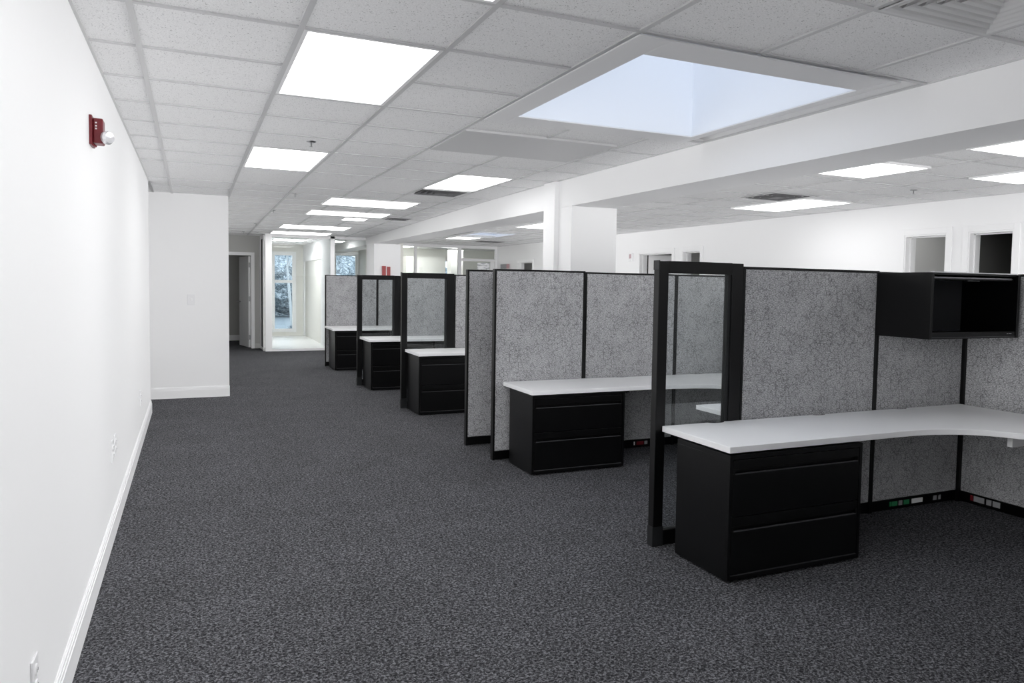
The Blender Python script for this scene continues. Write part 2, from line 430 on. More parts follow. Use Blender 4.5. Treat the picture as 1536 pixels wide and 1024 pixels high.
# ------------------------------------------------------------------ glass front of the meeting room
def post(m, x0, x1, y0, y1, z1=2.33): m.box(x0, x1, y0, y1, 0, z1)
t = thing('glass_screen', 'white framed glass front of the bright meeting room at the far end', 'glass partition', (1.37, 16.2, 0))
m = MB(); post(m, 1.305, 1.43, 16.2, 16.32); m.box(1.43, 3.27, 16.2, 16.26, 0, .045); m.box(1.43, 3.27, 16.2, 16.26, 2.28, 2.33)
post(m, 2.555, 2.64, 16.2, 16.26)
m.build('frame', M['trim'], t, bevel=.003)
B(1.43, 2.555, 16.225, 16.231, .045, 2.27).build('glass_pane', M['glass'], t)
B(2.64, 3.27, 16.225, 16.231, .045, 2.27).build('glass_pane', M['glass'], t)
t = thing('sidelight', 'narrow dark glass sidelight in white frame beside the far corridor door', 'glass partition', (1.29, 16.6, 0))
m = MB().box(1.265, 1.30, 16.90, 17.0, 0, 2.31).box(1.275, 1.30, 16.36, 16.44, 0, 2.31).box(1.275, 1.30, 16.32, 16.9, 0, .05).box(1.275, 1.30, 16.32, 16.9, 2.24, 2.31)
m.build('frame', M['trim'], t)
B(1.283, 1.291, 16.44, 16.90, .05, 2.24).build('dark_pane', M['vent_dark'], t)

# windows
def window(n, x0, x1, y, z0, z1, mid=None, fw=.05):
    m = MB().box(x0, x0 + fw, y, y + .08, z0, z1).box(x1 - fw, x1, y, y + .08, z0, z1).box(x0 + fw, x1 - fw, y, y + .08, z0, z0 + fw).box(x0 + fw, x1 - fw, y, y + .08, z1 - fw, z1)
    m.box(x0 - .06, x0, y - .015, y, z0 - .06, z1 + .06).box(x1, x1 + .06, y - .015, y, z0 - .06, z1 + .06).box(x0, x1, y - .015, y, z1, z1 + .06).box(x0 - .02, x1 + .02, y - .03, y, z0 - .05, z0)
    if mid: m.box(x0 + fw, x1 - fw, y, y + .08, mid - .035, mid + .035)
    f = struct(m, 'window_%d' % n, M['trim'])
    f['base'] = (0, 0, 0)
    B(x0 + fw, x1 - fw, y + .03, y + .034, z0 + fw, z1 - fw).build('glass_pane', M['glass'], f)
window(1, 1.845, 2.325, 20.5, .16, 2.075, 1.385, .03)
window(2, 3.345, 3.90, 20.5, .16, 2.11, None, .03)
window(3, 5.47, 5.72, 22.6, .5, 2.10, 1.5, .03)
window(4, 6.88, 7.16, 22.6, .5, 2.10, 1.5, .03)

# aluminium and glass office front, far right bay
t = thing('glass_screen', 'grey metal framed glass office front beyond the glazed cubicle panels', 'glass partition', (6.2, 19.9, 0))
m = MB().box(4.85, 7.60, 19.9, 19.96, 2.36, CZ).box(4.85, 7.60, 19.9, 19.96, 0, .08)
for x0, x1 in ((4.85, 4.92), (5.275, 5.345), (6.47, 6.57), (7.53, 7.60)): m.box(x0, x1, 19.9, 19.96, .08, 2.36)
m.box(6.57, 7.53, 19.9, 19.96, 2.02, 2.09)
m.build('frame', M['alu'], t, bevel=.003)
for x0, x1, z0, z1 in ((4.92, 5.275, .08, 2.36), (5.345, 6.47, .08, 2.36), (6.57, 7.52, 2.10, 2.36), (6.62, 7.52, .08, 2.01)):
    B(x0, x1, 19.925, 19.931, z0, z1).build('glass_pane', M['glass'], t)
B(7.40, 7.52, 19.905, 19.95, .08, 2.01).build('door_stile', M['alu'], t)
o = B(7.03, 7.38, 19.917, 19.925, 1.80, 1.985).build('notice_sheet', None or M['greylabel'], loc=(7.2, 19.9, 1.9))
o.data.materials.clear()
pm, pnt, pb = new_mat('silvery_printed_sheet')
pn = tex(pnt, 'Noise', coords(pnt, (6, 1, 22)), 1.1, Detail=2)
pnt.links.new(ramp(pnt, pn.outputs['Fac'], [(.38, (.30, .31, .34)), (.5, (.80, .81, .83)), (.7, (.92, .92, .93))]), pb.inputs['Base Color'])
o.data.materials.append(pm)
tag(o, 'silvery white notice sheet on the glass office door above the cubicle panels', 'notice')
t = thing('wall_notice', 'small grey and pink notice on the far grey wall right of the glass office', 'notice', (XR, 19.3, 1.9))
B(XR - .02, XR, 19.0, 19.6, 1.83, 1.95).build('board', M['greylabel'], t)
B(XR - .024, XR - .02, 18.95, 19.15, 1.83, 1.95).build('pink_strip', simple('pink_paper', (.55, .33, .35), .6), t)

# red alarm on the far column
t = thing('fire_alarm', 'red two-part fire alarm on the white far column above the cubicles', 'fire alarm', (3.5, 15.4, 1.72))
B(3.425, 3.50, 15.37, 15.402, 1.53, 1.735).build('housing', M['red2'], t, bevel=.004)
B(3.52, 3.59, 15.37, 15.402, 1.53, 1.725).build('housing', M['red2'], t, bevel=.004)
B(3.50, 3.52, 15.38, 15.402, 1.53, 1.72).build('lens', M['plate'], t)

# ------------------------------------------------------------------ ceiling lights
def ceiling_light(x0, x1, y0, y1, label, drop=.006, group='ceiling light panels', zf=zc, f=.018, mat='light'):
    a, b = zf(y0), zf(y1); cx, cy = (x0 + x1) / 2, (y0 + y1) / 2
    t = thing('ceiling_light', label, 'ceiling light', (cx, cy, (a + b) / 2), group)
    def slab(m, X0, X1, Y0, Y1, d0, d1):
        za = a + (b - a) * (Y0 - y0) / (y1 - y0); zb = a + (b - a) * (Y1 - y0) / (y1 - y0)
        m.hexa([(X0, Y0, za + d0), (X1, Y0, za + d0), (X1, Y1, zb + d0), (X0, Y1, zb + d0), (X0, Y0, za + d1), (X1, Y0, za + d1), (X1, Y1, zb + d1), (X0, Y1, zb + d1)])
    m = MB(); slab(m, x0, x0 + f, y0, y1, -drop, .03); slab(m, x1 - f, x1, y0, y1, -drop, .03); slab(m, x0 + f, x1 - f, y0, y0 + f, -drop, .03); slab(m, x0 + f, x1 - f, y1 - f, y1, -drop, .03)
    m.build('frame', M['trim'], t)
    m = MB(); slab(m, x0 + f, x1 - f, y0 + f, y1 - f, -drop + .003, .02)
    m.build('diffuser', M[mat], t)
    return t
ceiling_light(c1 + .012, c2 - .012, 3.315, 4.51, 'largest lit ceiling panel, top left above the carpet aisle', 0)
ceiling_light(c1 + .012, c2 - .012, 6.363, 7.565, 'lit ceiling panel second along the aisle, behind the largest one', 0)
ceiling_light(c4 + .012, c5 - .012, 6.97, 8.17, 'lit ceiling panel beside the white beam with a vent at its far end', 0)
ceiling_light(c1 + .012, c2 - .012, 1.486, 2.68, 'lit ceiling panel cut by the top edge of the photo', 0)
FL = 'wide lit ceiling panel over the far aisle, '
ceiling_light(1.50, 2.60, 9.52, 10.30, FL + 'nearest of the row of wide ones')
ceiling_light(1.48, 2.60, 11.07, 11.70, FL + 'second of the row of wide ones')
ceiling_light(1.38, 2.52, 13.66, 14.45, FL + 'third of the row of wide ones')
ceiling_light(1.36, 2.45, 15.25, 15.95, FL + 'just in front of the glass meeting room')
ceiling_light(2.09, 2.46, 11.95, 12.35, 'smallest lit ceiling panel, between the wide ones over the far aisle')
ceiling_light(1.62, 2.30, 17.7, 18.5, 'lit ceiling panel inside the glass meeting room', mat='light_strong')
flat = lambda y: CZ
ceiling_light(4.86, 5.475, 4.43, 5.14, 'lit square ceiling panel partly behind the beam, above the overhead bin', .010, zf=flat)
ceiling_light(4.95, 5.565, 2.45, 3.73, 'lit ceiling panel at the right edge just under the beam', .010, zf=flat)
ceiling_light(6.25, 6.92, 3.42, 4.67, 'lit ceiling panel at the right edge close to the right wall', .010, zf=flat)
ceiling_light(6.18, 6.93, 6.64, 7.93, 'long lit ceiling panel beside the dark square vent near the right wall', .010, zf=flat)
ceiling_light(5.2, 5.85, 11.5, 12.75, 'lit ceiling panel seen under the beam left of the near column', .010, zf=flat)
ceiling_light(5.2, 5.80, 16.1, 17.0, 'lit ceiling panel beside the far blue skylight under the beam', .010, zf=flat)
ceiling_light(6.4, 7.0, 20.5, 21.3, 'lit ceiling panel inside the glass office', .0, zf=lambda y: 2.42, mat='light_strong')
ceiling_light(5.15, 5.65, 20.9, 22.0, 'lit ceiling panel at the left inside the glass office', .0, zf=lambda y: 2.42, mat='light_strong')
ceiling_light(2.8, 3.1, 17.5, 18.2, 'added ceiling panel brightening the room behind the glass right of the white mullion', mat='light_strong')  # added panel, brightens the otherwise dark room behind the glass
ceiling_light(-2.2, -1.6, 9.3, 9.9, 'lit ceiling panel in the side passage left of the end wall', .0)

# plain flush grey panel in the ceiling
t = tag(B(c3 + .012, c5 - .06, 4.90, 5.73, CZ - .010, CZ + .006).build('access_panel', simple('flat_grey_panel', (.62, .62, .625), .5), loc=(2.2, 5.3, CZ)),
        'flat grey blank panel set in the ceiling tiles beyond the skylight', 'ceiling panel')

# ------------------------------------------------------------------ skylights
def skylight(x0, x1, y0, y1, ox0, ox1, oy0, oy1, label):
    t = thing('skylight', label, 'skylight', ((x0 + x1) / 2, (y0 + y1) / 2, CZ))
    m = MB(); za, zb = CZ - .012, CZ - .004
    m.box(ox0, x0, oy0, oy1, za, zb).box(x1, ox1, oy0, oy1, za, zb).box(x0, x1, oy0, y0, za, zb).box(x0, x1, y1, oy1, za, zb)
    m.build('ceiling_flange', M['trim'] if False else M['alu_light'], t, bevel=.004)
    m = MB(); z1 = 4.5; w = .04
    m.box(x0 - w, x0, y0 - w, y1 + w, CZ - .004, z1).box(x1, x1 + w, y0 - w, y1 + w, CZ - .004, z1).box(x0, x1, y0 - w, y0, CZ + .03, z1).box(x0, x1, y1, y1 + w, CZ - .004, z1)
    m.build('shaft', M['shaft'], t)
    m = MB(); m.box(x0 - w, x1 + w, y0 - w, y0, z1, z1 + .05).box(x0 - w, x1 + w, y1, y1 + w, z1, z1 + .05).box(x0 - w, x0, y0, y1, z1, z1 + .05).box(x1, x1 + w, y0, y1, z1, z1 + .05)
    m.build('curb', M['alu'], t)
    # shallow glass dome
    k = 8; m = MB()
    for a in range(k + 1):
        for b in range(k + 1):
            u, v = a / k, b / k; m.v.append((x0 + (x1 - x0) * u, y0 + (y1 - y0) * v, z1 + .01 + .22 * math.sin(math.pi * u) ** .7 * math.sin(math.pi * v) ** .7))
    for a in range(k):
        for b in range(k): n = a * (k + 1) + b; m.f.append([n, n + 1, n + k + 2, n + k + 1])
    m.build('dome', M['glass'], t, smooth=True)
    return t
M['alu_light'] = simple('skylight_flange_paint', (.80, .80, .81), .45)
skylight(1.775, 3.03, 2.91, 4.33, 1.625, 3.10, 2.70, 4.52, 'large square skylight with grey surround and pale blue shaft')
skylight(5.15, 5.95, 14.5, 15.9, 5.0, 6.2, 14.40, 16.0, 'small far blue skylight seen under the beam above the glass office')

# ------------------------------------------------------------------ air vents
def air_vent(x0, x1, y0, y1, label, dark, zf=zc):
    z = zf((y0 + y1) / 2); cx, cy = (x0 + x1) / 2, (y0 + y1) / 2
    t = thing('air_vent', label, 'air vent', (cx, cy, z), 'square ceiling air vents')
    hx, hy = (x1 - x0) / 2, (y1 - y0) / 2
    B(x0 + .01, x1 - .01, y0 + .01, y1 - .01, z + .075, z + .085).build('throat', M['vent_dark'] if dark else M['vent'], t)
    if not dark:
        a = .95
        m = MB(); sq = ((-1, -1), (1, -1), (1, 1), (-1, 1))
        m.v = [(cx + sx * hx, cy + sy * hy, z - .004) for sx, sy in sq] + [(cx + sx * hx * a, cy + sy * hy * a, z - .004) for sx, sy in sq]
        m.f = [[i, (i + 1) % 4, 4 + (i + 1) % 4, 4 + i] for i in range(4)]
        m.build('flange', M['vent'], t)
        for k in range(6):
            lv = [(a, z - .004), (a - .03, z + .004), (a - .095, z + .046), (a - .105, z + .046), (a - .115, z + .002)]
            m = MB()
            for rr_, zz in lv: m.v += [(cx + sx * hx * max(rr_, .01), cy + sy * hy * max(rr_, .01), zz) for sx, sy in sq]
            for q in range(len(lv) - 1): m.f += [[4 * q + i, 4 * q + (i + 1) % 4, 4 * q + 4 + (i + 1) % 4, 4 * q + 4 + i] for i in range(4)]
            m.build('louvre', M['vent'], t); a -= .15
        return t
    n = 5
    for k in range(n):                  # stepped square cones
        a = 1 - k * (.19 if dark else .155); b = a - (.07 if dark else .115); zi, zo = z + (-.004 if k == 0 else .002 - k * .003 * dark), z + (.030 if dark else .042)
        m = MB()
        A = [(cx + sx * hx * a, cy + sy * hy * a, zi) for sx, sy in ((-1, -1), (1, -1), (1, 1), (-1, 1))]
        if k == 0:
            a2 = .95; I = [(cx + sx * hx * a2, cy + sy * hy * a2, zi) for sx, sy in ((-1, -1), (1, -1), (1, 1), (-1, 1))]
            J = [(cx + sx * hx * .87, cy + sy * hy * .87, zo) for sx, sy in ((-1, -1), (1, -1), (1, 1), (-1, 1))]
            m.v = A + I + J; m.f = [[i, (i + 1) % 4, 4 + (i + 1) % 4, 4 + i] for i in range(4)] + [[4 + i, 4 + (i + 1) % 4, 8 + (i + 1) % 4, 8 + i] for i in range(4)]
            m.build('flange', M['vent'], t)
        else:
            J = [(cx + sx * hx * b, cy + sy * hy * b, zo) for sx, sy in ((-1, -1), (1, -1), (1, 1), (-1, 1))]
            m.v = A + J; m.f = [[i, (i + 1) % 4, 4 + (i + 1) % 4, 4 + i] for i in range(4)]
            if k == n - 1: m.f.append([0, 1, 2, 3])
            o = m.build('louvre', M['slat'] if dark else M['vent'], t)
            so = o.modifiers.new('thick', 'SOLIDIFY'); so.thickness = .004
    return t
air_vent(c4 + .012, c5 - .012, 1.486, 2.075, 'large white louvred vent at the top right corner of the ceiling', False)
air_vent(c4 + .012, c5 - .012, 8.195, 8.78, 'dark slotted vent right behind the lit panel beside the beam', True)
air_vent(2.66, 3.06, 11.55, 12.0, 'far slotted vent close to the beam beyond the wide lit panels', True)
air_vent(5.58, 6.17, 6.42, 7.03, 'dark square vent beside the long lit panel near the right wall', True, flat)
air_vent(6.2, 6.9, 17.3, 18.0, 'farthest vent, seen under the beam above the glass office', True, flat)

# ------------------------------------------------------------------ sprinklers
def sprinkler(x, y, label, zf=zc):
    z = zf(y)
    t = thing('sprinkler_head', label, 'sprinkler', (x, y, z), 'ceiling sprinklers')
    MB().lathe([(.034, .016), (.034, -.006), (.014, -.009)], (x, y, z + .0085)).build('escutcheon', M['steel'], t, smooth=True)
    MB().lathe([(.006, 0), (.006, -.018), (.004, -.020), (.004, -.030)], (x, y, z - .001), k=10).build('stem', M['steel'], t)
    MB().lathe([(.013, -.030), (.013, -.032)], (x, y, z - .001), k=12).build('deflector', M['steel'], t)
sprinkler(.80, 5.95, 'nearest sprinkler, in front of the second aisle light panel')
sprinkler(1.088, 9.42, 'second sprinkler along the aisle, left of the wide lit panels')
sprinkler(1.036, 11.5, 'third sprinkler along the aisle ceiling')
sprinkler(.979, 13.9, 'fourth sprinkler along the aisle ceiling, tiny')
sprinkler(.90, 15.9, 'farthest sprinkler, above the far corridor door')
sprinkler(6.6, 5.54, 'sprinkler in the right bay ceiling above the right doorways', flat)

# ------------------------------------------------------------------ wall devices
t = thing('fire_alarm', 'dark red fire alarm strobe with round clear lens on the left wall', 'fire alarm', (XL, 4.05, 2.07))
B(XL - .001, XL + .012, 3.98, 4.11, 2.005, 2.135).build('back_plate', M['red'], t, bevel=.003)
B(XL + .012, XL + .052, 4.0, 4.09, 2.015, 2.125).build('housing', M['red'], t, bevel=.006)
m = MB(); m.lathe([(.0, .0), (.018, .003), (.028, .012), (.030, .024), (.024, .036), (.001, .040)][1:], (XL + .052, 4.02, 2.042), axis=(.75, -.66, 0), k=20)
m.build('strobe_lens', simple('silvered_lens', (.80, .80, .82), .22, metal=.55), t)
for z in (2.078, 2.090, 2.104): B(XL + .022, XL + .029, 3.998, 4.0005, z - .003, z + .003).build('indicator', M['plate'], t)
MB().tube((XL + .01, 3.99, 2.006), (XL + .028, 3.99, 1.997), .004).build('conduit_clip', M['red'], t)

def outlet(y0, y1, z0, z1, label, nm='wall_outlet'):
    t = thing(nm, label, 'wall outlet', (XL, (y0 + y1) / 2, (z0 + z1) / 2), 'outlets on the left wall')
    B(XL, XL + .007, y0, y1, z0, z1).build('cover_plate', M['plate'], t, bevel=.002)
    yc = (y0 + y1) / 2; zm = (z0 + z1) / 2
    for s in (-1, 1):
        m = MB().lathe([(.017, .007), (.016, .0105)], (XL, yc, zm + s * .022), axis=(1, 0, 0), k=16); m.build('socket', M['trim'], t)
        MB().box(XL + .0100, XL + .0112, yc - .008, yc - .006, zm + s * .022 - .005, zm + s * .022 + .005).box(XL + .0100, XL + .0112, yc + .006, yc + .008, zm + s * .022 - .004, zm + s * .022 + .004).build('slot', M['slot'], t)
outlet(2.44, 2.515, .255, .372, 'white outlet on the left wall at the bottom left corner')
outlet(4.76, 4.84, .412, .532, 'near one of the pair of white outlets midway along the left wall')
outlet(4.93, 5.01, .415, .532, 'far one of the pair of white outlets midway along the left wall')
outlet(7.28, 7.36, .345, .468, 'farthest white outlet on the left wall near its end')
t = thing('light_switch', 'white light switch on the grey end wall of the aisle', 'light switch', (-.012, 10.1, 1.17))
B(-.052, .034, 10.093, 10.1, 1.108, 1.235).build('cover_plate', M['plate'], t, bevel=.002)
B(-.018, .000, 10.088, 10.093, 1.155, 1.188).build('toggle', M['trim'], t, bevel=.002)

# ------------------------------------------------------------------ cubicle furniture
T = .052          # panel thickness
def panel_x(x0, x1, y, zt, label, group='fabric cubicle panels', first=False, last=False, marks=(), base=.072, loc=None):
    """fabric panel running along X, front face at y (towards the camera), thickness T"""
    t = thing('cubicle_panel', label, 'cubicle panel', ((x0 + x1) / 2, y + T / 2, 0), group)
    e = .016
    m = MB().box(x0, x0 + e, y, y + T, 0, zt).box(x1 - e, x1, y, y + T, 0, zt).box(x0 + e, x1 - e, y, y + T, zt - .014, zt)
    m.build('frame', M['black_frame'], t, bevel=.002)
    B(x0 + e, x1 - e, y + .006, y + T - .006, 0.006, base).build('raceway', M['black'], t)
    for nm, a, b in (('fabric_face', y + .002, y + .020), ('fabric_face', y + T - .020, y + T - .002)):
        B(x0 + e + .001, x1 - e - .001, a, b, base + .003, zt - .0145).build(nm, M['fabric'], t, bevel=.004)
    for x, wd, mt in marks:
        B(x, x + wd, y + .002, y + .006, .026, .056).build('raceway_label', M[mt], t)
    return t
def panel_y(x, y0, y1, zt, label, group='fabric cubicle panels', marks=(), base=.072):
    t = thing('cubicle_panel', label, 'cubicle panel', (x + T / 2, (y0 + y1) / 2, 0), group)
    e = .016
    m = MB().box(x, x + T, y0, y0 + e, 0, zt).box(x, x + T, y1 - e, y1, 0, zt).box(x, x + T, y0 + e, y1 - e, zt - .014, zt)
    m.build('frame', M['black_frame'], t, bevel=.002)
    B(x + .006, x + T - .006, y0 + e, y1 - e, 0.006, base).build('raceway', M['black'], t)
    for a, b in ((x + .002, x + .020), (x + T - .020, x + T - .002)):
        B(a, b, y0 + e + .001, y1 - e - .001, base + .003, zt - .0145).build('fabric_face', M['fabric'], t, bevel=.004)
    for yy, wd, mt in marks:
        B(x + .002, x + .006, yy - wd, yy, .026, .062).build('raceway_label', M[mt], t)
    return t
def glazed(x0, x1, y, zt, label, sw=.062, rw=.078, top=.066, bot=.085):
    t = thing('glazed_panel', label, 'glazed cubicle panel', ((x0 + x1) / 2, y + T / 2, 0), 'glazed cubicle panels')
    m = MB().box(x0, x0 + sw, y, y + T, 0, zt - .002).box(x1 - rw, x1, y, y + T, 0, zt - .002).box(x0 + sw, x1 - rw, y, y + T, 0.004, bot)
    m.box(x0 + sw, x1 - rw, y, y + T, zt - top, zt)
    m.build('frame', M['black_frame'], t, bevel=.003)
    B(x0 - .003, x0 + sw + .003, y - .002, y + T + .002, 0, .11).build('foot_cap', M['charcoal'], t, bevel=.002)
    B(x0 - .003, x0 + .004, y - .002, y + T + .002, zt - .05, zt + .002).build('end_cap', M['charcoal'], t, bevel=.002)
    m = MB().box(x1 - rw - .022, x1 - rw, y + .010, y + T - .010, bot, zt - top).box(x0 + sw, x0 + sw + .006, y + .014, y + T - .014, bot, zt - top)
    m.build('glazing_bead', M['charcoal'], t)
    B(x0 + sw + .006, x1 - rw - .022, y + .023, y + .028, bot, zt - top).build('glass_pane', M['glass'], t)
    return t

def cabinet(x0, x1, y0, y1, zt, label):
    t = thing('file_cabinet', label, 'file cabinet', ((x0 + x1) / 2, (y0 + y1) / 2, 0), 'black two-drawer file cabinets')
    k = .018
    m = MB().box(x0, x1, y0 + .022, y1, .012, zt)                               # carcass
    m.box(x0, x0 + k, y0, y0 + .022, .012, zt).box(x1 - k, x1, y0, y0 + .022, .012, zt)
    m.box(x0 + k, x1 - k, y0, y0 + .022, zt - .022, zt).box(x0 + k, x1 - k, y0, y0 + .022, .012, .036)
    m.box(x0 - .0015, x0, y0 + .002, y1, zt - .030, zt - .024)
    m.build('carcass', M['black'], t, bevel=.002)
    m = MB()
    for x in (x0 + .05, x1 - .05):
        for yy in (y0 + .06, y1 - .06): m.tube((x, yy, 0), (x, yy, .014), .014, k=10)
    m.build('glides', M['charcoal'], t)
    zm = .318
    for z0, z1 in ((.040, zm), (zm + .006, zt - .026)):
        a, b = x0 + k + .003, x1 - k - .003
        s0, s1 = z1 - .066, z1 - .044                                            # recessed pull slot
        m = MB().box(a, b, y0 + .001, y0 + .020, z0, s0).box(a, b, y0 + .001, y0 + .020, s1, z1)
        m.box(a, a + .012, y0 + .001, y0 + .020, s0, s1).box(b - .012, b, y0 + .001, y0 + .020, s0, s1)
        d = m.build('drawer', M['black'], t, bevel=.0015)
        B(a + .012, b - .012, y0 - .002, y0 + .008, s0 - .003, s0 + .0015).build('drawer_pull', M['pull'], d)
    B(x0 + k + .003, x1 - k - .003, y0 - .0005, y0 + .010, .034, .0375).build('lower_rail', M['pull'], t)
    return t

def corner_curve(xa, ya, xb, yb, n=16):
    """smooth inner corner from (xa, ya) heading +X to (xb, yb) heading -Y"""
    P = [(xa, ya), (xa + (xb - xa) * .72, ya), (xb, ya - (ya - yb) * .30), (xb, yb)]
    out = []
    for i in range(n + 1):
        u = i / n; v = 1 - u
        out.append(tuple(v ** 3 * P[0][k] + 3 * v * v * u * P[1][k] + 3 * v * u * u * P[2][k] + u ** 3 * P[3][k] for k in (0, 1)))
    return out
def worktop(x0, xr, yf, yb, z, cx, cy, xin, yend, label, notches=(), th=.034, bracket=False, group='white L-shaped worktops'):
    """L-shaped worktop: left end x0, back at yb, front at yf, right edge xr, returning towards the camera to yend"""
    t = thing('worktop', label, 'worktop', ((x0 + xr) / 2, (yf + yb) / 2, z - th), group)
    poly = [(x0, yf)] + corner_curve(cx, yf, xin, cy) + [(xin, yend), (xr, yend), (xr, yb)]
    for nx in sorted(notches, reverse=True):     # shallow cable notches in the back edge
        poly += [(nx + .07, yb)] + [(nx + .055 * math.cos(a), yb - .026 * math.sin(a)) for a in [math.pi * i / 8 for i in range(9)]] + [(nx - .07, yb)]
    poly.append((x0, yb))
    MB().prism(poly, z - th + .002, z).build('top', M['laminate'], t, bevel=.003)
    m = MB()
    for x in (cx - .02, xin + .1):
        m.box(x, x + .03, yf + .12, yb, z - th - .03, z - th + .002)
    m.build('support_rail', M['black'], t)
    for nx in notches:
        MB().prism([(nx + .052 * math.cos(a), yb - .001 - .024 * math.sin(a)) for a in [math.pi * i / 8 for i in range(9)]], z - .03, z - .006).build('cable_grommet', M['slot'], t)
    if bracket:
        B(xin - .015, xin + .32, yf - .205, yf - .175, z - th - .060, z - th + .002).build('bracket', M['vent'], t)
    return t

# ---- station 1 (nearest)
YA = 3.495
glazed(2.262, 2.828, YA, 1.562, 'nearest tall black framed glazed panel, behind the front worktop end')
panel_x(2.830, 3.895, YA, 1.545, 'grey fabric panel behind the nearest worktop, between glazed panel and overhead bin')
panel_x(3.897, 4.712, YA, 1.540, 'grey fabric panel carrying the overhead bin, ending at the corner post',
        marks=[(4.07, .012, 'green'), (4.09, .05, 'green'), (4.155, .03, 'greylabel'), (4.20, .05, 'green'), (4.275, .10, 'plate'), (4.48, .03, 'greylabel'), (4.53, .02, 'greylabel')])
panel_y(4.712, 2.45, YA - .002, 1.540, 'grey fabric side panel at the right edge, meeting the bin panel at the corner',
        marks=[(3.40, .02, 'red'), (3.375, .045, 'greylabel'), (3.33, .03, 'greylabel'), (3.285, .035, 'greylabel'), (3.24, .05, 'greylabel')])
panel_y(4.712, 1.24, 2.448, 1.540, 'grey fabric side panel just outside the right edge beside the near worktop return')
worktop(2.302, 4.688, 2.905, 3.490, .667, 3.45, 2.25, 4.085, 1.60, 'nearest white L-shaped worktop with curved inner corner',
        notches=(2.66, 3.42, 4.12), bracket=True)
cabinet(2.309, 3.171, 2.910, 3.350, .624, 'nearest black two-drawer file cabinet, under the front worktop')

# added unseen partition, at the next cubicle's place, shading beneath the near worktop
panel_x(2.32, 3.50, 1.24, 1.545, 'added unseen grey fabric panel shading the near worktop, its end at the aisle')
panel_x(3.502, 4.709, 1.24, 1.545, 'added unseen grey fabric panel shading the near worktop, at the corner')
# corner post
t = tag(MB().box(4.692, 4.7105, YA - .022, YA - .0015, 0, 1.53).build('corner_post', M['black_frame'], loc=(4.714, 3.485, 0)), 'slim black corner post under the overhead bin where two fabric panels meet', 'post')

# overhead bin
x0, x1, y0, y1, z0, z1 = 3.872, 4.672, 3.098, YA - .001, 1.142, 1.534
t = thing('overhead_bin', 'open black overhead storage bin hanging on the fabric panel at right', 'storage bin', ((x0 + x1) / 2, (y0 + y1) / 2, z0))
B(x0, x0 + .022, y0, y1, z0, z1).build('side_wall', M['black'], t, bevel=.002)
B(x1 - .022, x1, y0, y1, z0, z1).build('side_wall', M['black'], t, bevel=.002)
B(x0 + .022, x1 - .022, y0 + .012, y1, z0, z0 + .022).build('shelf', M['black'], t)
MB().box(x0 + .022, x1 - .022, y0 + .006, y0 + .020, z0 + .002, z0 + .040).build('front_lip', M['black_frame'], t, bevel=.002)
B(x0 + .022, x1 - .022, y0 + .004, y0 + .0065, z0 + .008, z0 + .0115).build('lip_edge', M['pull'], t)
B(x0 + .022, x1 - .022, y1 - .008, y1, z0 + .022, z1 - .02).build('back_panel', simple('bin_back_charcoal', (.03, .031, .034), .8, spec=.2), t)
B(x0 + .022, x1 - .022, y0 + .012, y1, z1 - .012, z1).build('top_panel', M['black'], t)
m = MB().box(x0 + .026, x1 - .026, y0 + .03, y1 - .05, z1 - .040, z1 - .026)
d = m.build('flip_door', M['black'], t, bevel=.002)
MB().tube((x0 + .04, y0 + .028, z1 - .028), (x1 - .05, y0 + .028, z1 - .028), .0065).build('door_edge', M['steel'], d)
B(x0 + .35, x0 + .46, y0 + .032, y0 + .05, z1 - .048, z1 - .040).build('door_handle', M['charcoal'], d)
B(x0 + .024, x1 - .024, y0 + .004, y0 + .03, z1, z1 + .006).build('top_glare_strip', M['plate'], t)  # white strip painted as the glare along the bin's top edge
MB().prism([(x0 + .20, y1 - .012), (x0 + .26, y1 - .012), (x0 + .26, y1 - .07)], z1 - .075, z1 - .040).build('hinge_arm', M['charcoal'], t)
MB().box(x1 - .10, x1 - .095, y0 + .004, y0 + .0062, z0 + .025, z0 + .028).box(x1 - .085, x1 - .06, y0 + .004, y0 + .0062, z0 + .0255, z0 + .0275).build('maker_plate', M['plate'], t)

# ---- second worktop standing behind the nearest panel line
t = thing('worktop', 'white straight worktop behind the nearest panels, its end seen through the glass', 'worktop', (3.8, 3.9, .60), 'white straight worktops')
B(3.045, 4.708, YA + T + .002, 4.215, .606, .636).build('top', M['laminate'], t, bevel=.003)
MB().box(3.5, 3.53, YA + T + .002, 4.1, .56, .604).box(4.3, 4.33, YA + T + .002, 4.1, .56, .604).build('support_rail', M['black'], t)

# ---- station 2
Y2 = 5.745
panel_x(2.176, 2.988, Y2, 1.541, 'grey fabric panel behind the second worktop, its left end at the aisle')
panel_x(2.990, 3.905, Y2, 1.534, 'grey fabric panel behind the second worktop, its left part ahead of the near glazed panel',
        marks=[(3.50, .012, 'plate'), (3.53, .07, 'red'), (3.61, .03, 'greylabel')])
panel_x(3.907, 4.712, Y2, 1.534, 'grey fabric panel of the second cubicle seen through the nearest glazed panel')
worktop(2.256, 4.708, 5.155, 5.740, .636, 3.15, 4.55, 4.085, 4.25, 'white L-shaped worktop of the second cubicle with curved corner', notches=(3.35, 4.15))
cabinet(2.266, 3.055, 5.165, 5.615, .598, 'black two-drawer file cabinet under the second worktop')
# ---- third line (end panel of the third cubicle)
Y3 = 6.36
panel_x(2.158, 2.95, Y3, 1.541, 'narrow visible grey fabric panel at the aisle just behind the second cubicle')
panel_x(2.952, 4.712, Y3, 1.535, 'long grey fabric panel hidden behind the second cubicle')
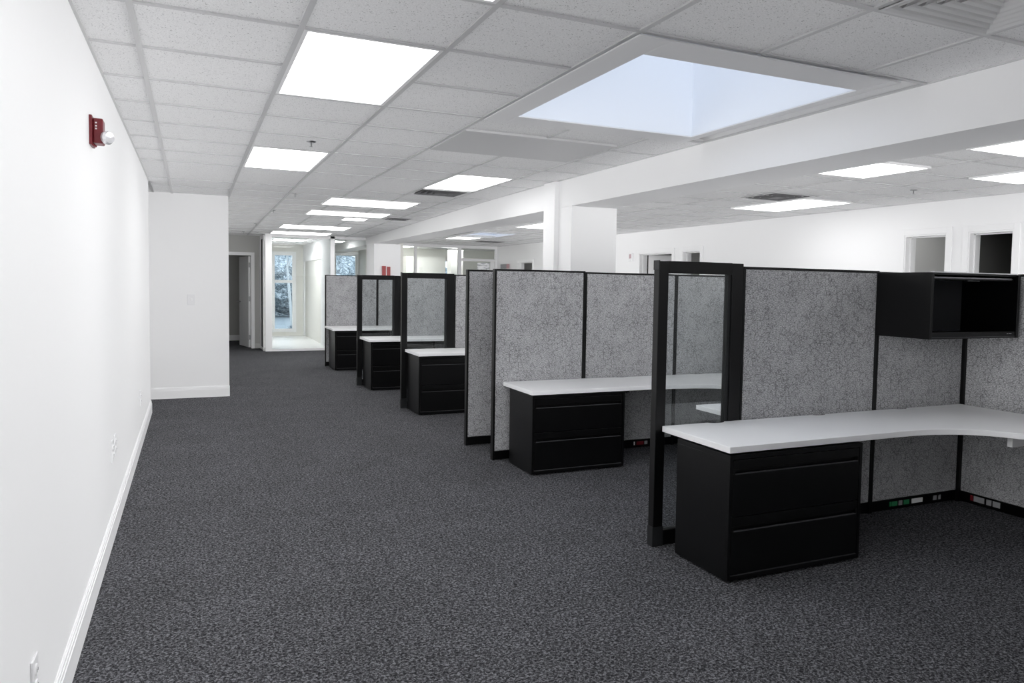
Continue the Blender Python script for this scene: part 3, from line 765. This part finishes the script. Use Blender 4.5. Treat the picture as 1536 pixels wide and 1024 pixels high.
# ---- station 3
YC = 8.515
glazed(2.118, 2.728, YC, 1.530, 'middle black framed glazed panel behind the third worktop', .062, .082, .062)
panel_x(2.730, 4.712, YC, 1.520, 'grey fabric panel right of the middle glazed panel')
worktop(2.155, 4.708, 7.93, 8.505, .672, 3.2, 7.3, 4.085, 6.9, 'white worktop of the third cubicle behind the aisle end panel')
cabinet(2.176, 3.04, 7.99, 8.47, .632, 'black two-drawer file cabinet under the third worktop')
# ---- station 4
YD = 10.60
glazed(2.028, 2.612, YD, 1.510, 'farthest black framed glazed panel behind the fourth worktop', .062, .078, .062)
panel_x(2.614, 4.712, YD, 1.505, 'grey fabric panel right of the farthest glazed panel, seen through the middle one')
worktop(2.058, 4.708, 9.98, 10.592, .672, 3.2, 9.4, 4.085, 9.0, 'white worktop of the fourth cubicle in front of the farthest glazed panel')
cabinet(2.095, 2.95, 10.03, 10.55, .636, 'black two-drawer file cabinet under the fourth worktop')
# ---- station 5
YE = 13.17
panel_x(1.992, 2.855, YE, 1.520, 'farthest grey fabric panel at the aisle end of the cubicle row')
panel_x(2.857, 4.712, YE, 1.500, 'grey fabric panel of the last cubicle seen through the farthest glazed panel')
worktop(1.985, 4.708, 12.35, 13.165, .672, 3.2, 11.7, 4.085, 11.3, 'white worktop of the last cubicle, farthest from the viewpoint')
cabinet(2.035, 2.90, 12.45, 13.05, .636, 'farthest black two-drawer file cabinet, in the last cubicle')
# spine panels behind the stations
for a, b, l in ((YA + T, Y2 - .002, 'second'), (Y3 + T, YC - .002, 'third'), (YC + T, YD - .002, 'fourth'), (YD + T, YE - .002, 'last')):
    panel_y(4.714, a, b, 1.50, 'grey fabric spine panel closing the right side of the %s cubicle' % l)

# ------------------------------------------------------------------ outside: ground, trees
struct(B(-30, 40, 20.7, 70, -.6, -.5), 'ground_outside', M['snow'])
def tree(x, y, h, label, seed, crown=True, r=.16):
    rnd = random.Random(seed)
    t = thing('bare_tree', label, 'tree', (x, y, -.5), 'trees outside the windows')
    m = MB()
    def br(p, d, L, r0, n):
        q = p + d * L; m.tube(p, q, r0, r0 * .68, k=8)
        if n == 0: return
        for _ in range(3 if n > 1 else 2):
            dd = (d + Vector((rnd.uniform(-.8, .8), rnd.uniform(-.5, .5), rnd.uniform(-.15, .5)))).normalized()
            br(q, dd, L * rnd.uniform(.6, .85), r0 * .62, n - 1)
    br(Vector((x, y, -.5)), Vector((rnd.uniform(-.15, .15), 0, 1)).normalized(), h * .36, r, 4)
    m.build('trunk', M['bark'], t)
def shrub(x, y, z, rx, rz, label, seed):
    bm = bmesh.new(); bmesh.ops.create_icosphere(bm, subdivisions=5, radius=1)
    for v in bm.verts:
        p = v.co.copy(); f = 1 + .28 * noise.noise(p * 2.2 + Vector((seed, 0, 0))) + .16 * noise.noise(p * 7 + Vector((0, seed, 0))) + .10 * noise.noise(p * 19)
        v.co = Vector((p.x * rx * f, p.y * rx * .7 * f, p.z * rz * f + rz * .8))
    me = bpy.data.meshes.new('shrub'); bm.to_mesh(me); bm.free(); me.materials.append(M['leaf'])
    o = bpy.data.objects.new('frosted_shrub', me); COL.objects.link(o); o.location = (x, y, z)
    tag(o, label, 'shrub', 'frosted shrubs outside the windows')
tree(3.1, 27.5, 6.5, 'bare pale tree outside the far meeting room window', 3, r=.055)
tree(2.2, 31.0, 6.0, 'bare pale tree farther out behind the meeting room window', 8, r=.05)
tree(6.3, 32.0, 6.0, 'bare pale tree outside the second far window', 12, r=.05)
shrub(2.0, 45, -.5, 6.0, 3.6, 'tall frosted thicket filling the left far window view', 4.1)
shrub(13.5, 52, -.5, 2.6, 2.4, 'frosted thicket outside the second far window', 7.7)
shrub(3.2, 24.0, -.9, 1.0, .55, 'small frosted shrub close outside the left far window', 9.2)

# ------------------------------------------------------------------ world and portals
wd = bpy.data.worlds.new('sky'); scene.world = wd; wd.use_nodes = True
nt = wd.node_tree; bg = nt.nodes['Background']
tc = nt.nodes.new('ShaderNodeTexCoord'); sp = nt.nodes.new('ShaderNodeSeparateXYZ')
nt.links.new(tc.outputs['Generated'], sp.inputs[0])
cr = nt.nodes.new('ShaderNodeValToRGB'); cr.color_ramp.elements[0].position = 0; cr.color_ramp.elements[0].color = (.72, .83, .95, 1)
cr.color_ramp.elements[1].position = .6; cr.color_ramp.elements[1].color = (.72, .82, 1.0, 1)
nt.links.new(sp.outputs['Z'], cr.inputs['Fac']); nt.links.new(cr.outputs['Color'], bg.inputs['Color'])
bg.inputs['Strength'].default_value = 1.35

# ------------------------------------------------------------------ camera
yaw, pitch, roll = .44422, -.055321, .017674
f = Vector((math.sin(yaw) * math.cos(pitch), math.cos(yaw) * math.cos(pitch), math.sin(pitch)))
r0 = Vector((math.cos(yaw), -math.sin(yaw), 0)); u0 = r0.cross(f)
rr = r0 * math.cos(roll) + u0 * math.sin(roll); uu = -r0 * math.sin(roll) + u0 * math.cos(roll)
cam = bpy.data.cameras.new('camera'); co = bpy.data.objects.new('camera', cam); COL.objects.link(co)
mat = Matrix((( rr.x, uu.x, -f.x), (rr.y, uu.y, -f.y), (rr.z, uu.z, -f.z))).to_4x4()
mat.translation = Vector((0, 0, 1.4224)); co.matrix_world = mat
cam.sensor_fit = 'HORIZONTAL'; cam.sensor_width = 36; cam.lens = 36 * 1152.212 / 1536
cam.shift_x = -68.146 / 1536; cam.shift_y = -21.162 / 1536
cam.clip_start = .05; cam.clip_end = 200
scene.camera = co

scene.view_settings.view_transform = 'Standard'; scene.view_settings.look = 'None'
scene.view_settings.gamma = 1; scene.view_settings.use_curve_mapping = False
scene.view_settings.exposure = .80
cy = scene.cycles
cy.max_bounces = 10; cy.diffuse_bounces = 6; cy.transparent_max_bounces = 16; cy.use_denoising = True
cy.use_fast_gi = True; cy.fast_gi_method = 'ADD'
wd.light_settings.ao_factor = 1.42; wd.light_settings.distance = 4.7
cy.caustics_reflective = False; cy.caustics_refractive = False
for o in list(bpy.data.objects):
    if 'base' in o: del o['base']
